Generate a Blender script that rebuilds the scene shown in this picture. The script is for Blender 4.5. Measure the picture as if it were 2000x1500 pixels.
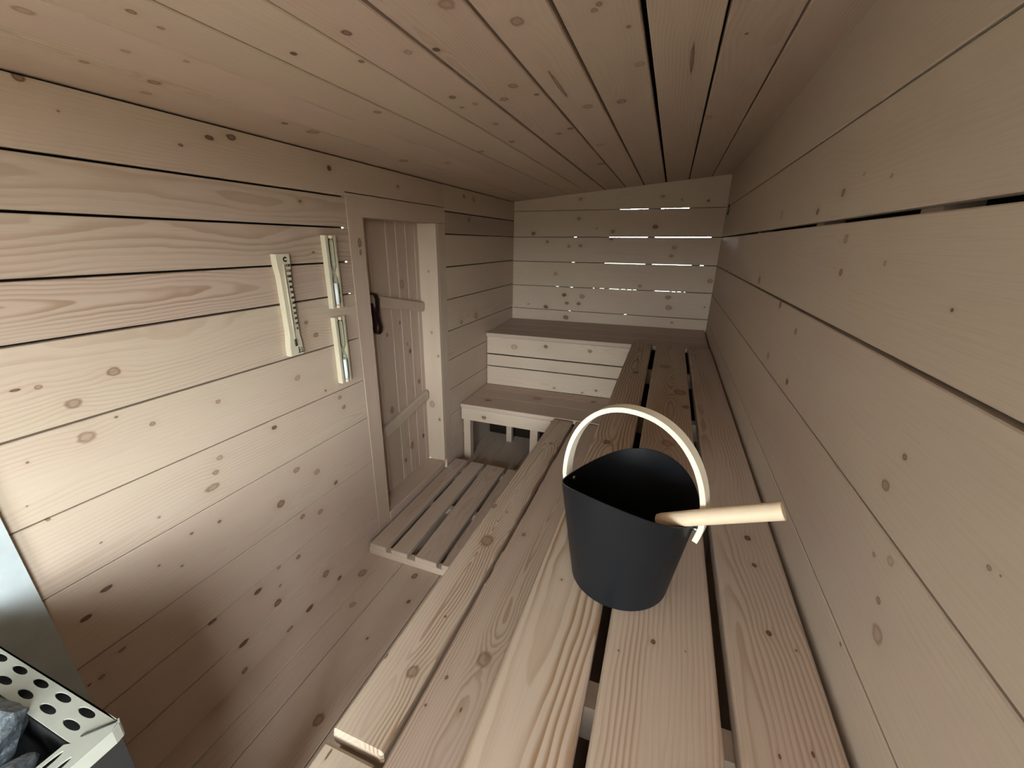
import bpy, bmesh, math, random
from mathutils import Matrix, Vector, noise

random.seed(11)
for o in list(bpy.data.objects):
    bpy.data.objects.remove(o, do_unlink=True)
SC = bpy.context.scene
COL = SC.collection
FZ = 1.577                      # height of the lens above the floor (floor is z = 0)

# ------------------------------------------------------------------ camera
cam = bpy.data.cameras.new('camera')
cam.sensor_fit = 'HORIZONTAL'
cam.sensor_width = 36.0
cam.lens = 36.0 * 809.0 / 2000.0
cam.clip_start = 0.02
cam_o = bpy.data.objects.new('camera', cam)
COL.objects.link(cam_o)
YAW, PITCH, ROLL = 0.349835544, -0.332773987, -0.0182249294
Rm = Matrix.Rotation(YAW, 3, 'Z') @ Matrix.Rotation(PITCH, 3, 'X') @ Matrix.Rotation(ROLL, 3, 'Y')
cx, cf, cu = Rm @ Vector((1, 0, 0)), Rm @ Vector((0, 1, 0)), Rm @ Vector((0, 0, 1))
cam_o.matrix_world = Matrix(((cx.x, cu.x, -cf.x, 0), (cx.y, cu.y, -cf.y, 0), (cx.z, cu.z, -cf.z, FZ), (0, 0, 0, 1)))
SC.camera = cam_o

# ------------------------------------------------------------------ world: overcast sky over darker ground
W = bpy.data.worlds.new('overcast_sky')
SC.world = W
W.use_nodes = True
nt = W.node_tree
nt.nodes.clear()
wo = nt.nodes.new('ShaderNodeOutputWorld')
wb = nt.nodes.new('ShaderNodeBackground')
wt = nt.nodes.new('ShaderNodeTexCoord')
wx = nt.nodes.new('ShaderNodeSeparateXYZ')
wr = nt.nodes.new('ShaderNodeValToRGB')
nt.links.new(wt.outputs['Generated'], wx.inputs[0])
nt.links.new(wx.outputs['Z'], wr.inputs[0])
# overcast sky: somewhat brighter at the zenith than at the horizon, dark ground below
e = wr.color_ramp.elements
e[0].position = 0.0
e[0].color = (0.055, 0.060, 0.048, 1)
e[1].position = 1.0
e[1].color = (0.92, 1.0, 1.05, 1)
m_ = wr.color_ramp.elements.new(0.03)
m_.color = (0.64, 0.695, 0.72, 1)
nt.links.new(wr.outputs[0], wb.inputs[0])
wb.inputs[1].default_value = 63.0
nt.links.new(wb.outputs[0], wo.inputs[0])

# daylight enters through a window in the right wall beside the camera and an unseen doorway added in the front wall to light the far end
XL, XR, YB, YF = -1.311, 0.320, 3.573, -2.00
WIN = dict(y0=-1.40, y1=-0.52, z0=1.02, z1=1.90)
ADDED_DOORWAY = dict(x0=-0.62, x1=0.25, z0=0.20, z1=1.80)
def portal(name, size, size_y, loc, rot):
    pa = bpy.data.lights.new(name, 'AREA')
    pa.shape = 'RECTANGLE'
    pa.size, pa.size_y = size, size_y
    pa.cycles.is_portal = True
    po = bpy.data.objects.new(name, pa)
    COL.objects.link(po)
    po.location = loc
    po.rotation_euler = rot
portal('window_portal', WIN['z1'] - WIN['z0'], WIN['y1'] - WIN['y0'], (XR + 0.09, (WIN['y0'] + WIN['y1']) / 2, (WIN['z0'] + WIN['z1']) / 2), (0, math.radians(90), 0))
portal('doorway_portal', ADDED_DOORWAY['x1'] - ADDED_DOORWAY['x0'], ADDED_DOORWAY['z1'] - ADDED_DOORWAY['z0'], ((ADDED_DOORWAY['x0'] + ADDED_DOORWAY['x1']) / 2, YF - 0.07, (ADDED_DOORWAY['z0'] + ADDED_DOORWAY['z1']) / 2), (math.radians(90), 0, 0))

SC.view_settings.view_transform = 'Standard'
SC.view_settings.look = 'None'
SC.view_settings.gamma = 1.0
SC.view_settings.use_curve_mapping = False
SC.view_settings.exposure = -0.16
SC.cycles.adaptive_threshold = 0.12
SC.cycles.adaptive_min_samples = 16
SC.cycles.max_bounces = 8
SC.cycles.diffuse_bounces = 6
SC.cycles.transparent_max_bounces = 8
SC.cycles.sample_clamp_indirect = 6.0

# knots seen on the planks: (surface coordinate a, b, radius, darkness, elongation)
KN = {
  'left': [(0.6,1.241,0.0143,0.55,1.3),(0.506,1.187,0.0151,0.5,1.3),(0.509,1.097,0.0181,0.45,1.3),(0.458,1.245,0.0069,0.5,1.3),(0.422,1.249,0.0047,0.9,3),(0.649,1.073,0.0068,0.6,1.3),(0.837,1.071,0.0083,0.5,1.3),(0.576,1.123,0.0037,0.8,1.3),(0.398,1.083,0.003,0.8,1.3),(1.015,0.903,0.0104,0.9,1.3),(0.802,0.886,0.0103,0.4,1.3),(0.779,0.844,0.0102,0.5,1.3),(0.759,0.799,0.017,0.5,2),(1.076,0.689,0.014,0.5,1.3),(1.173,0.625,0.0154,0.4,1.3),(0.983,0.589,0.0178,0.7,1.3),(1.266,0.517,0.0113,0.8,1.3),(1.067,0.471,0.0123,0.6,1.3),(1.159,0.434,0.0133,0.5,1.3),(0.443,0.674,0.0101,0.95,2),(0.388,0.628,0.0097,0.95,2),(0.667,0.686,0.0048,0.8,1.3),(0.565,0.647,0.0037,0.8,1.3),(0.619,0.6,0.004,0.8,1.3),(0.754,0.67,0.0062,0.8,1.3),(0.6,0.794,0.0036,0.7,1.3),(0.465,0.809,0.0031,0.7,1.3),(0.824,0.303,0.0128,0.95,2),(0.889,0.183,0.0163,0.8,1.3),(1.023,0.017,0.0162,0.95,2),(1.136,0.111,0.02,0.6,1.3),(1.207,0.02,0.0123,0.9,1.3),(1.014,0.306,0.0099,0.7,1.3),(0.655,0.33,0.0091,0.9,3),(1.231,1.261,0.0089,0.6,1.3),(1.27,1.204,0.0117,0.6,1.3),(1.151,1.057,0.0133,0.4,1.3),(1.281,0.961,0.0051,0.9,1.3),(1.356,0.904,0.0109,0.5,1.3),(1.373,0.85,0.0112,0.6,1.3),(0.722,1.477,0.005,0.9,1.3),(0.394,0.931,0.0042,0.7,1.3),(0.371,0.984,0.002,0.8,1.3),(0.981,1.846,0.01,0.9,2),(1.052,1.861,0.0123,0.85,2),(0.894,1.811,0.0053,0.8,2),(1.451,1.835,0.0112,0.95,1.3),(1.283,1.701,0.0061,0.8,1.3),(0.593,1.879,0.0102,0.8,1.3),(0.643,1.83,0.0028,0.7,1.3),(1.314,1.521,0.0066,0.7,1.3),(1.904,1.82,0.0094,0.6,1.3),(2.694,1.703,0.015,0.6,1.3),(2.625,1.841,0.0141,0.7,1.3),(2.77,1.835,0.0203,0.4,1.3),(2.79,1.046,0.0292,0.4,1.3),(2.549,1.04,0.0209,0.4,1.3),(0.731,0.143,0.0145,0.95,2),(0.711,0.028,0.0127,0.7,1.3),(0.429,0.469,0.0068,0.7,2),(0.347,0.438,0.0038,0.9,1.3),(0.373,0.434,0.0078,0.6,1.3),(0.914,0.012,0.0125,0.7,2),(0.923,0.331,0.0092,0.5,1.3),(0.912,0.248,0.007,0.6,1.3)],
  'floor': [(-0.941,0.69,0.0202,0.6,1.3),(-0.989,1.004,0.0067,0.8,1.3),(-1.246,1.29,0.0233,0.5,1.3),(-1.16,1.119,0.0153,0.4,1.3),(-0.993,1.368,0.0173,0.7,1.3),(-0.934,1.226,0.0104,0.9,1.3)],
  'lower': [(-0.538,1.22,0.0314,0.5,1.3),(-0.516,0.67,0.0182,0.55,1.3),(-0.519,0.856,0.0043,0.9,1.3),(-0.599,1.438,0.0145,0.6,1.3),(-0.61,0.682,0.0044,0.9,3),(-0.524,2.115,0.0132,0.6,1.3),(-0.35,0.771,0.0235,0.45,1.3),(-0.423,0.689,0.0055,0.8,1.3),(-0.35,0.63,0.0037,0.95,3),(-0.438,0.608,0.0038,0.8,1.3),(-0.415,1.307,0.01,0.6,1.3),(-0.53,1.418,0.0042,0.8,1.3),(-0.542,1.346,0.004,0.8,1.3),(-0.59,0.44,0.0043,0.9,5)],
  'upper': [(-0.132,1.323,0.0157,0.75,1.3),(-0.107,2.206,0.0201,0.7,1.3),(-0.127,0.664,0.0024,0.8,1.3),(0.113,1.965,0.035,0.5,1.3),(0.037,2.383,0.035,0.4,1.3),(0.133,1.777,0.0177,0.7,1.3),(0.065,1.391,0.0235,0.4,1.3),(0.054,0.586,0.0046,0.9,1.3),(-0.0,0.548,0.0018,0.9,1.3),(0.106,0.587,0.0013,0.8,1.3),(0.25,0.855,0.0058,0.9,1.3),(0.246,0.678,0.0058,0.95,1.3),(0.283,0.657,0.0023,0.8,1.3),(0.222,0.47,0.0026,0.9,2),(0.265,0.489,0.0032,0.9,2),(0.25,0.947,0.0088,0.9,1.3)],
  'right': [(0.635,1.317,0.0053,0.7,1.3),(0.653,1.263,0.0096,0.55,1.3),(0.581,1.127,0.0055,0.6,1.3),(0.559,1.09,0.0134,0.4,1.3),(0.455,1.291,0.0032,0.6,1.3),(0.441,1.294,0.0013,0.8,1.3),(0.624,0.997,0.0034,0.8,1.3),(0.587,1.187,0.0079,0.3,1.3),(0.624,1.168,0.0039,0.5,1.3),(1.206,1.244,0.0097,0.8,1.3),(1.295,1.658,0.009,0.8,1.3),(1.141,1.684,0.0107,0.6,1.3),(0.924,1.689,0.0049,0.5,1.3),(1.049,1.708,0.0046,0.4,1.3),(1.034,1.528,0.0083,0.7,1.3),(1.055,1.592,0.0115,0.4,1.3),(0.647,1.508,0.003,0.9,1.3),(0.856,1.553,0.0059,0.4,1.3),(1.844,1.452,0.0172,0.7,1.3),(1.45,1.41,0.012,0.8,1.3),(1.236,1.37,0.0095,0.6,1.3),(1.458,1.25,0.0129,0.5,1.3),(1.693,1.673,0.0174,0.3,1.3)],
  'back': [(-1.134,1.639,0.0173,0.8,1.3),(-0.749,1.901,0.0157,0.5,1.3),(-0.126,1.91,0.0143,0.5,1.3),(0.01,1.887,0.007,0.6,1.3),(0.192,1.877,0.0103,0.8,1.3),(-0.751,1.756,0.0161,0.5,1.3),(-0.472,1.661,0.0157,0.6,1.3),(-0.154,1.698,0.0186,0.8,1.3),(-0.479,1.604,0.0119,0.8,1.3),(-1.009,1.575,0.0128,0.6,1.3),(-0.822,1.542,0.0126,0.6,1.3),(-0.723,1.548,0.0145,0.6,1.3),(0.003,1.548,0.0186,0.4,1.3),(-0.011,1.487,0.015,0.5,1.3),(-0.924,1.315,0.0176,0.4,1.3),(-0.217,1.248,0.012,0.6,1.3),(0.292,1.312,0.0184,0.5,1.3),(-0.837,1.142,0.0178,0.9,1.3),(-0.998,1.03,0.0184,0.9,1.3),(-0.811,1.074,0.0156,0.8,1.3),(-0.707,1.076,0.0154,0.8,1.3),(-0.681,1.138,0.0217,0.5,1.3),(0.008,1.172,0.0196,0.6,1.3),(0.023,1.091,0.0238,0.5,1.3),(-0.812,0.949,0.0227,0.8,1.3),(-1.161,1.042,0.007,0.8,1.3),(0.062,0.975,0.008,0.8,1.3),(0.284,1.113,0.0057,0.8,1.3),(-0.604,1.683,0.006,0.7,1.3)],
  'riser': [(-0.817,0.82,0.0161,0.8,1.3),(-0.481,0.82,0.0152,0.7,1.3),(-1.074,0.79,0.0252,0.4,1.3),(-0.736,0.496,0.0083,0.8,1.3),(-0.411,0.521,0.0099,0.8,1.3),(-0.514,0.49,0.0081,0.7,1.3)],
  'fascia': [(-1.121,0.375,0.016,0.8,1.3)],
  'lowL': [(-1.142,2.622,0.0251,0.7,1.3),(-0.814,2.784,0.035,0.4,1.3),(-0.407,2.865,0.0186,0.7,1.3)],
  'ceil': [(-0.537,0.955,0.0095,0.95,1.3),(-0.345,0.938,0.0164,0.5,1.3),(-0.437,0.82,0.0178,0.4,1.3),(-0.463,1.235,0.0154,0.5,1.3),(-0.637,1.216,0.0117,0.8,1.3),(-0.52,1.313,0.0149,0.5,1.3),(-0.606,1.299,0.0101,0.5,1.3),(-0.652,1.304,0.0091,0.6,1.3),(-0.593,0.934,0.0111,0.4,1.3),(-0.427,1.332,0.0085,0.8,1.3),(-0.419,1.732,0.0125,0.8,1.3),(-0.629,1.512,0.0127,0.5,1.3),(-0.664,1.767,0.014,0.7,1.3),(-0.316,1.524,0.0199,0.4,1.3),(-0.213,1.539,0.0193,0.5,1.3),(-0.148,1.074,0.006,0.7,1.3),(-0.14,1.281,0.0159,0.3,1.3),(-0.424,2.495,0.0217,0.7,1.3),(-0.472,1.772,0.0132,0.6,1.3),(-0.705,0.917,0.0082,0.8,1.3),(-0.878,1.196,0.0127,0.6,1.3),(-1.04,1.92,0.015,0.5,1.3),(-0.362,2.065,0.0229,0.3,1.3),(0.091,1.247,0.005,0.9,1.3),(-0.827,1.83,0.0133,0.6,1.3),(-1.169,1.754,0.0231,0.5,1.3),(-0.903,0.582,0.0076,0.7,1.3),(-0.915,0.634,0.006,0.6,1.3),(-1.054,0.651,0.0082,0.4,1.3),(-0.798,0.818,0.0083,0.95,1.3),(-0.65,0.808,0.0108,0.8,1.3),(-1.158,0.76,0.0137,0.6,1.3),(-1.165,0.637,0.0086,0.5,1.3),(-1.038,0.502,0.0133,0.4,1.3),(-1.162,1.119,0.0106,0.8,1.3),(-1.162,1.23,0.0208,0.5,1.3),(-1.004,0.733,0.006,0.5,1.3),(-1.233,0.787,0.0111,0.4,1.3),(-0.018,1.323,0.0079,0.7,20),(-0.354,1.306,0.0091,0.65,20),(-0.202,0.975,0.0079,0.5,1.3),(0.051,1.918,0.0286,0.25,1.3),(-0.19,0.959,0.0076,0.6,1.3)],
  'door': [(2.06,1.331,0.0265,0.35,1.3),(1.887,1.07,0.0109,0.6,1.3),(2.098,0.927,0.0125,0.9,1.3),(1.877,0.621,0.0197,0.6,1.3),(2.178,0.706,0.0136,0.8,1.3),(2.076,0.976,0.0082,0.6,1.3),(2.052,0.304,0.023,0.6,1.3),(1.974,0.236,0.0134,0.8,1.3),(2.189,0.312,0.0147,0.9,1.3),(2.014,1.118,0.0115,0.6,1.3)],
  'jamb': [(-1.328,0.869,0.0071,0.8,1.3),(-1.369,1.019,0.0087,0.5,1.3),(-1.391,0.527,0.023,0.4,1.3),(-1.338,0.424,0.0097,0.8,1.3),(-1.37,1.394,0.0065,0.6,1.3)],
}

# ------------------------------------------------------------------ node helpers
class NB:
    def __init__(self, tree):
        self.t = tree
    def n(self, kind, **kw):
        nd = self.t.nodes.new(kind)
        for k, v in kw.items():
            setattr(nd, k, v)
        return nd
    def put(self, sock, val):
        if isinstance(val, (int, float, tuple, list)):
            sock.default_value = val
        else:
            self.t.links.new(val, sock)
    def m(self, op, a, b=None, c=None, clamp=False):
        nd = self.n('ShaderNodeMath', operation=op, use_clamp=clamp)
        self.put(nd.inputs[0], a)
        if b is not None: self.put(nd.inputs[1], b)
        if c is not None: self.put(nd.inputs[2], c)
        return nd.outputs[0]
    def ss(self, x, lo, hi, a=0.0, b=1.0):
        nd = self.n('ShaderNodeMapRange', interpolation_type='SMOOTHSTEP')
        for i, v in enumerate((x, lo, hi, a, b)):
            self.put(nd.inputs[i], v)
        return nd.outputs[0]
    def xyz(self, x, y, z):
        nd = self.n('ShaderNodeCombineXYZ')
        for i, v in enumerate((x, y, z)):
            self.put(nd.inputs[i], v)
        return nd.outputs[0]
    def noise(self, vec, scale=1.0, detail=2.0, rough=0.5):
        nd = self.n('ShaderNodeTexNoise')
        self.put(nd.inputs['Vector'], vec)
        nd.inputs['Scale'].default_value = scale
        nd.inputs['Detail'].default_value = detail
        nd.inputs['Roughness'].default_value = rough
        return nd.outputs[0]
    def mix(self, f, a, b, blend='MIX'):
        nd = self.n('ShaderNodeMix', data_type='RGBA', blend_type=blend)
        self.put(nd.inputs[0], f)
        self.put(nd.inputs[6], a)
        self.put(nd.inputs[7], b)
        return nd.outputs[2]

NKS = (0, 2, 4, 7, 10)
NK = 10
def knot_group():
    g = bpy.data.node_groups.new('knot_field', 'ShaderNodeTree')
    for nm, tp in (('U', 'NodeSocketFloat'), ('V', 'NodeSocketFloat'), ('K', 'NodeSocketVector'), ('W', 'NodeSocketFloat'), ('Warp', 'NodeSocketFloat')):
        g.interface.new_socket(nm, in_out='INPUT', socket_type=tp)
    for nm in ('Core', 'Halo', 'Push', 'Edge'):
        g.interface.new_socket(nm, in_out='OUTPUT', socket_type='NodeSocketFloat')
    b = NB(g)
    gi, go = b.n('NodeGroupInput'), b.n('NodeGroupOutput')
    s = b.n('ShaderNodeSeparateXYZ')
    g.links.new(gi.outputs['K'], s.inputs[0])
    ku, kv, kr = s.outputs
    asp = b.m('MULTIPLY', b.m('FLOOR', gi.outputs['W']), 0.1)
    dark = b.m('FRACT', gi.outputs['W'])
    du = b.m('DIVIDE', b.m('SUBTRACT', gi.outputs['U'], ku), b.m('MAXIMUM', asp, 0.3))
    dv = b.m('SUBTRACT', gi.outputs['V'], kv)
    d = b.m('SQRT', b.m('ADD', b.m('MULTIPLY', du, du), b.m('MULTIPLY', dv, dv)))
    q = b.m('DIVIDE', d, b.m('MAXIMUM', kr, 0.00005))
    q = b.m('ADD', q, gi.outputs['Warp'])
    on = b.m('GREATER_THAN', kr, 0.0001)
    core = b.m('MULTIPLY', b.m('MULTIPLY', b.ss(q, 0.75, 1.15, 1.0, 0.0), dark), on)
    edge = b.m('MULTIPLY', b.m('MULTIPLY', b.m('MULTIPLY', b.ss(q, 0.45, 0.85), b.ss(q, 0.9, 1.35, 1.0, 0.0)), dark), on)
    ex = b.m('EXPONENT', b.m('MULTIPLY', b.m('MULTIPLY', q, q), -0.16))
    halo = b.m('MULTIPLY', b.m('MULTIPLY', ex, on), dark)
    push = b.m('MULTIPLY', b.m('MULTIPLY', b.m('SQRT', ex), b.m('MULTIPLY', kr, 1.1)), on)
    for nm, v in (('Core', core), ('Halo', halo), ('Push', push), ('Edge', edge)):
        g.links.new(v, go.inputs[nm])
    return g

KG = knot_group()
def make_pine(nk):
    kg = KG
    mat = bpy.data.materials.new('sawn_pine_%d_knots' % nk)
    mat.use_nodes = True
    t = mat.node_tree
    t.nodes.clear()
    b = NB(t)
    out = b.n('ShaderNodeOutputMaterial')
    bs = b.n('ShaderNodeBsdfPrincipled')
    t.links.new(bs.outputs[0], out.inputs[0])
    tc = b.n('ShaderNodeTexCoord')
    s = b.n('ShaderNodeSeparateXYZ')
    t.links.new(tc.outputs['Object'], s.inputs[0])
    u, v, w = s.outputs
    def attr(nm):
        return b.n('ShaderNodeAttribute', attribute_type='OBJECT', attribute_name=nm)
    seed = attr('seed').outputs['Fac']
    rg = attr('ring')
    rs = b.n('ShaderNodeSeparateXYZ')
    t.links.new(rg.outputs['Vector'], rs.inputs[0])
    vc, hh, slope = rs.outputs
    look = attr('look')
    ls = b.n('ShaderNodeSeparateXYZ')
    t.links.new(look.outputs['Vector'], ls.inputs[0])
    tone, amp, bright = ls.outputs
    so = b.m('MULTIPLY', seed, 13.7)
    core = halo = push = edge = None
    if nk:
        warpn = b.noise(b.xyz(b.m('MULTIPLY', u, 45.0), b.m('MULTIPLY', v, 90.0), so), 1.0, 1.0)
        warp = b.m('MULTIPLY', b.m('SUBTRACT', warpn, 0.5), 0.7)
    for i in range(nk):
        a = attr('k%d' % i)
        g = b.n('ShaderNodeGroup')
        g.node_tree = kg
        t.links.new(u, g.inputs['U']); t.links.new(v, g.inputs['V'])
        t.links.new(a.outputs['Vector'], g.inputs['K']); t.links.new(a.outputs['Alpha'], g.inputs['W'])
        t.links.new(warp, g.inputs['Warp'])
        if core is None:
            core, halo, push, edge = [g.outputs[k] for k in ('Core', 'Halo', 'Push', 'Edge')]
        else:
            core = b.m('MAXIMUM', core, g.outputs['Core'])
            edge = b.m('MAXIMUM', edge, g.outputs['Edge'])
            halo = b.m('MAXIMUM', halo, g.outputs['Halo'])
            push = b.m('ADD', push, g.outputs['Push'])
    # growth rings: a wavering cone of rings cut by the face of the board
    n1 = b.noise(b.xyz(b.m('MULTIPLY', u, 1.7), so, 0.0), 1.0, 1.0)
    n2 = b.noise(b.xyz(b.m('MULTIPLY', u, 5.0), b.m('MULTIPLY', v, 14.0), so), 1.0, 2.0)
    a1 = b.m('SUBTRACT', v, b.m('ADD', vc, b.m('MULTIPLY', b.m('SUBTRACT', n1, 0.5), 0.05)))
    a2 = b.m('ADD', b.m('ADD', hh, b.m('MULTIPLY', slope, u)), b.m('MULTIPLY', b.m('SUBTRACT', n1, 0.5), 0.06))
    F = b.m('SQRT', b.m('ADD', b.m('MULTIPLY', a1, a1), b.m('MULTIPLY', a2, a2)))
    F = b.m('ADD', F, b.m('MULTIPLY', b.m('SUBTRACT', n2, 0.5), 0.016))
    if nk: F = b.m('ADD', F, push)
    F = b.m('ADD', F, w)
    fr = b.m('FRACT', b.m('MULTIPLY', F, b.m('ADD', 85.0, b.m('MULTIPLY', seed, 60.0))))
    late = b.m('MULTIPLY', b.ss(fr, 0.30, 0.86), b.ss(fr, 0.90, 1.0, 1.0, 0.0))
    vary = b.noise(b.xyz(b.m('MULTIPLY', u, 2.0), b.m('MULTIPLY', v, 20.0), b.m('ADD', so, 5.0)), 1.0, 0.0)
    late = b.m('MULTIPLY', late, b.m('MULTIPLY', amp, b.ss(vary, 0.30, 0.70, 0.25, 1.0)))
    fine = b.noise(b.xyz(b.m('MULTIPLY', u, 7.0), b.m('MULTIPLY', v, 420.0), b.m('MULTIPLY', w, 420.0)), 1.0, 1.0)
    blot = b.noise(b.xyz(b.m('MULTIPLY', u, 1.6), b.m('MULTIPLY', v, 9.0), b.m('ADD', so, 2.0)), 1.0, 1.5)
    yellow, pink = (0.515, 0.428, 0.328, 1), (0.500, 0.388, 0.320, 1)
    tf = b.m('ADD', tone, b.m('MULTIPLY', b.m('SUBTRACT', blot, 0.5), 1.5), clamp=True)
    base = b.mix(tf, yellow, pink)
    base = b.mix(b.m('MULTIPLY', late, 0.75, clamp=True), base, (0.30, 0.185, 0.105, 1))
    base = b.mix(b.m('MULTIPLY', b.ss(fine, 0.40, 0.75), 0.16), base, (0.34, 0.24, 0.16, 1))
    if nk: base = b.mix(b.m('MULTIPLY', halo, 0.30), base, (0.36, 0.22, 0.13, 1))
    if nk: base = b.mix(b.m('MULTIPLY', core, 0.85, clamp=True), base, b.mix(core, (0.36, 0.17, 0.085, 1), (0.055, 0.026, 0.013, 1)))
    if nk: base = b.mix(b.m('MULTIPLY', edge, 0.75), base, (0.06, 0.03, 0.015, 1))
    bl = b.n('ShaderNodeVectorMath', operation='SCALE')
    t.links.new(base, bl.inputs[0]); t.links.new(bright, bl.inputs['Scale'])
    t.links.new(bl.outputs[0], bs.inputs['Base Color'])
    bs.inputs['Roughness'].default_value = 0.62
    bs.inputs['Specular IOR Level'].default_value = 0.28
    return mat

def simple(name, col, rough=0.6, metal=0.0, spec=0.3, nscale=40.0, namp=0.12, bump=0.0, bscale=200.0):
    mat = bpy.data.materials.new(name)
    mat.use_nodes = True
    t = mat.node_tree
    b = NB(t)
    bs = t.nodes['Principled BSDF']
    tc = b.n('ShaderNodeTexCoord')
    nz = b.noise(tc.outputs['Object'], nscale, 3.0)
    lo = tuple(c * (1 - namp) for c in col[:3]) + (1,)
    hi = tuple(min(1, c * (1 + namp)) for c in col[:3]) + (1,)
    t.links.new(b.mix(nz, lo, hi), bs.inputs['Base Color'])
    bs.inputs['Roughness'].default_value = rough
    bs.inputs['Metallic'].default_value = metal
    bs.inputs['Specular IOR Level'].default_value = spec
    if bump:
        bp = b.n('ShaderNodeBump')
        bp.inputs['Strength'].default_value = bump
        bp.inputs['Distance'].default_value = 0.002
        t.links.new(b.noise(tc.outputs['Object'], bscale, 4.0), bp.inputs['Height'])
        t.links.new(bp.outputs[0], bs.inputs['Normal'])
    return mat

PINES = {k: make_pine(k) for k in NKS}
PINE = PINES[0]
DARK = simple('tarred_sheathing', (0.020, 0.014, 0.010), 0.9, spec=0.05)
CEMENT = simple('cement_board', (0.42, 0.47, 0.47), 0.85, nscale=14.0, namp=0.18, bump=0.15, bscale=90.0)
BLACK = simple('matt_black_steel', (0.0085, 0.0095, 0.0115), 0.45, spec=0.22, nscale=300.0, namp=0.25, bump=0.05, bscale=900.0)
BIRCH = simple('bent_birch', (0.86, 0.78, 0.63), 0.5, nscale=25.0, namp=0.05)
ASPEN = simple('pale_aspen', (0.60, 0.55, 0.41), 0.55, nscale=30.0, namp=0.05)
BEECH = simple('turned_beech', (0.74, 0.60, 0.43), 0.5, nscale=60.0, namp=0.08)
CREAM = simple('cream_enamel_steel', (0.33, 0.34, 0.29), 0.55, spec=0.3, nscale=30.0, namp=0.10, bump=0.08, bscale=60.0)
HEATB = simple('blackened_heater_steel', (0.018, 0.018, 0.018), 0.55, nscale=60.0)
LEATHER = simple('dark_leather', (0.018, 0.008, 0.006), 0.55, nscale=80.0, bump=0.2, bscale=400.0)
INK = simple('printed_ink', (0.02, 0.02, 0.018), 0.7)
SAND = simple('white_sand', (0.85, 0.87, 0.88), 0.8, nscale=900.0, namp=0.06)
CHROME = simple('zinc_rivet', (0.6, 0.6, 0.6), 0.3, metal=1.0)
PALE = simple("planed_wood_core", (0.48, 0.38, 0.29), 0.6)

def make_stone():
    mat = bpy.data.materials.new('olivine_stone')
    mat.use_nodes = True
    t = mat.node_tree
    b = NB(t)
    bs = t.nodes['Principled BSDF']
    tc = b.n('ShaderNodeTexCoord')
    n1 = b.noise(tc.outputs['Object'], 55.0, 5.0, 0.65)
    n2 = b.noise(tc.outputs['Object'], 170.0, 4.0, 0.7)
    c = b.mix(b.ss(n1, 0.35, 0.65), (0.045, 0.055, 0.062, 1), (0.15, 0.18, 0.20, 1))
    c = b.mix(b.ss(n2, 0.58, 0.72), c, (0.36, 0.41, 0.44, 1))
    t.links.new(c, bs.inputs['Base Color'])
    bs.inputs['Roughness'].default_value = 0.6
    bp = b.n('ShaderNodeBump')
    bp.inputs['Strength'].default_value = 0.8
    bp.inputs['Distance'].default_value = 0.004
    t.links.new(n1, bp.inputs['Height'])
    t.links.new(bp.outputs[0], bs.inputs['Normal'])
    return mat
STONE = make_stone()

def make_glass():
    mat = bpy.data.materials.new('thin_glass')
    mat.use_nodes = True
    t = mat.node_tree
    t.nodes.clear()
    b = NB(t)
    o = b.n('ShaderNodeOutputMaterial')
    mx = b.n('ShaderNodeMixShader')
    tr = b.n('ShaderNodeBsdfTransparent')
    gl = b.n('ShaderNodeBsdfGlossy')
    gl.inputs['Roughness'].default_value = 0.08
    fr = b.n('ShaderNodeFresnel')
    fr.inputs[0].default_value = 1.35
    tr.inputs[0].default_value = (0.93, 0.95, 0.94, 1)
    t.links.new(fr.outputs[0], mx.inputs[0]); t.links.new(tr.outputs[0], mx.inputs[1]); t.links.new(gl.outputs[0], mx.inputs[2])
    t.links.new(mx.outputs[0], o.inputs[0])
    return mat
GLASS = make_glass()

# ------------------------------------------------------------------ object helpers
def tag(o, label=None, cat=None, group=None, kind=None):
    if label: o['label'] = label
    if cat: o['category'] = cat
    if group: o['group'] = group
    if kind: o['kind'] = kind
    return o

def empty(name, loc=(0, 0, 0)):
    o = bpy.data.objects.new(name, None)
    o.empty_display_size = 0.05
    o.location = loc
    COL.objects.link(o)
    return o

def attach(o, parent):
    if parent is not None:
        mw = o.matrix_world.copy() if False else o.matrix_basis.copy()
        o.parent = parent
        o.matrix_parent_inverse = Matrix.Identity(4)
        o.matrix_basis = pm(parent).inverted() @ mw

def pm(o):
    m = o.matrix_basis.copy()
    return m if o.parent is None else pm(o.parent) @ m

def obj(name, verts, faces, mat, parent=None, mw=None, smooth=False):
    me = bpy.data.meshes.new(name)
    me.from_pydata([tuple(v) for v in verts], [], faces)
    me.update()
    bm = bmesh.new(); bm.from_mesh(me)
    bmesh.ops.recalc_face_normals(bm, faces=bm.faces)
    bm.to_mesh(me); bm.free()
    if smooth:
        for p in me.polygons: p.use_smooth = True
    me.materials.append(mat)
    o = bpy.data.objects.new(name, me)
    COL.objects.link(o)
    if mw is not None: o.matrix_basis = mw
    attach(o, parent)
    return o

def boxes(name, bl, mat, parent=None):
    """several axis-aligned boxes (x0,x1,y0,y1,z0,z1) as one mesh"""
    vs, fs = [], []
    for (x0, x1, y0, y1, z0, z1) in bl:
        k = len(vs)
        vs += [(x, y, z) for x in (x0, x1) for y in (y0, y1) for z in (z0, z1)]
        fs += [[k + i for i in f] for f in ((0, 1, 3, 2), (4, 6, 7, 5), (0, 4, 5, 1), (2, 3, 7, 6), (0, 2, 6, 4), (1, 5, 7, 3))]
    c = Vector((sum(v[0] for v in vs) / len(vs), sum(v[1] for v in vs) / len(vs), min(v[2] for v in vs)))
    vs = [Vector(v) - c for v in vs]
    return obj(name, vs, fs, mat, parent, Matrix.Translation(c))

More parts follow.
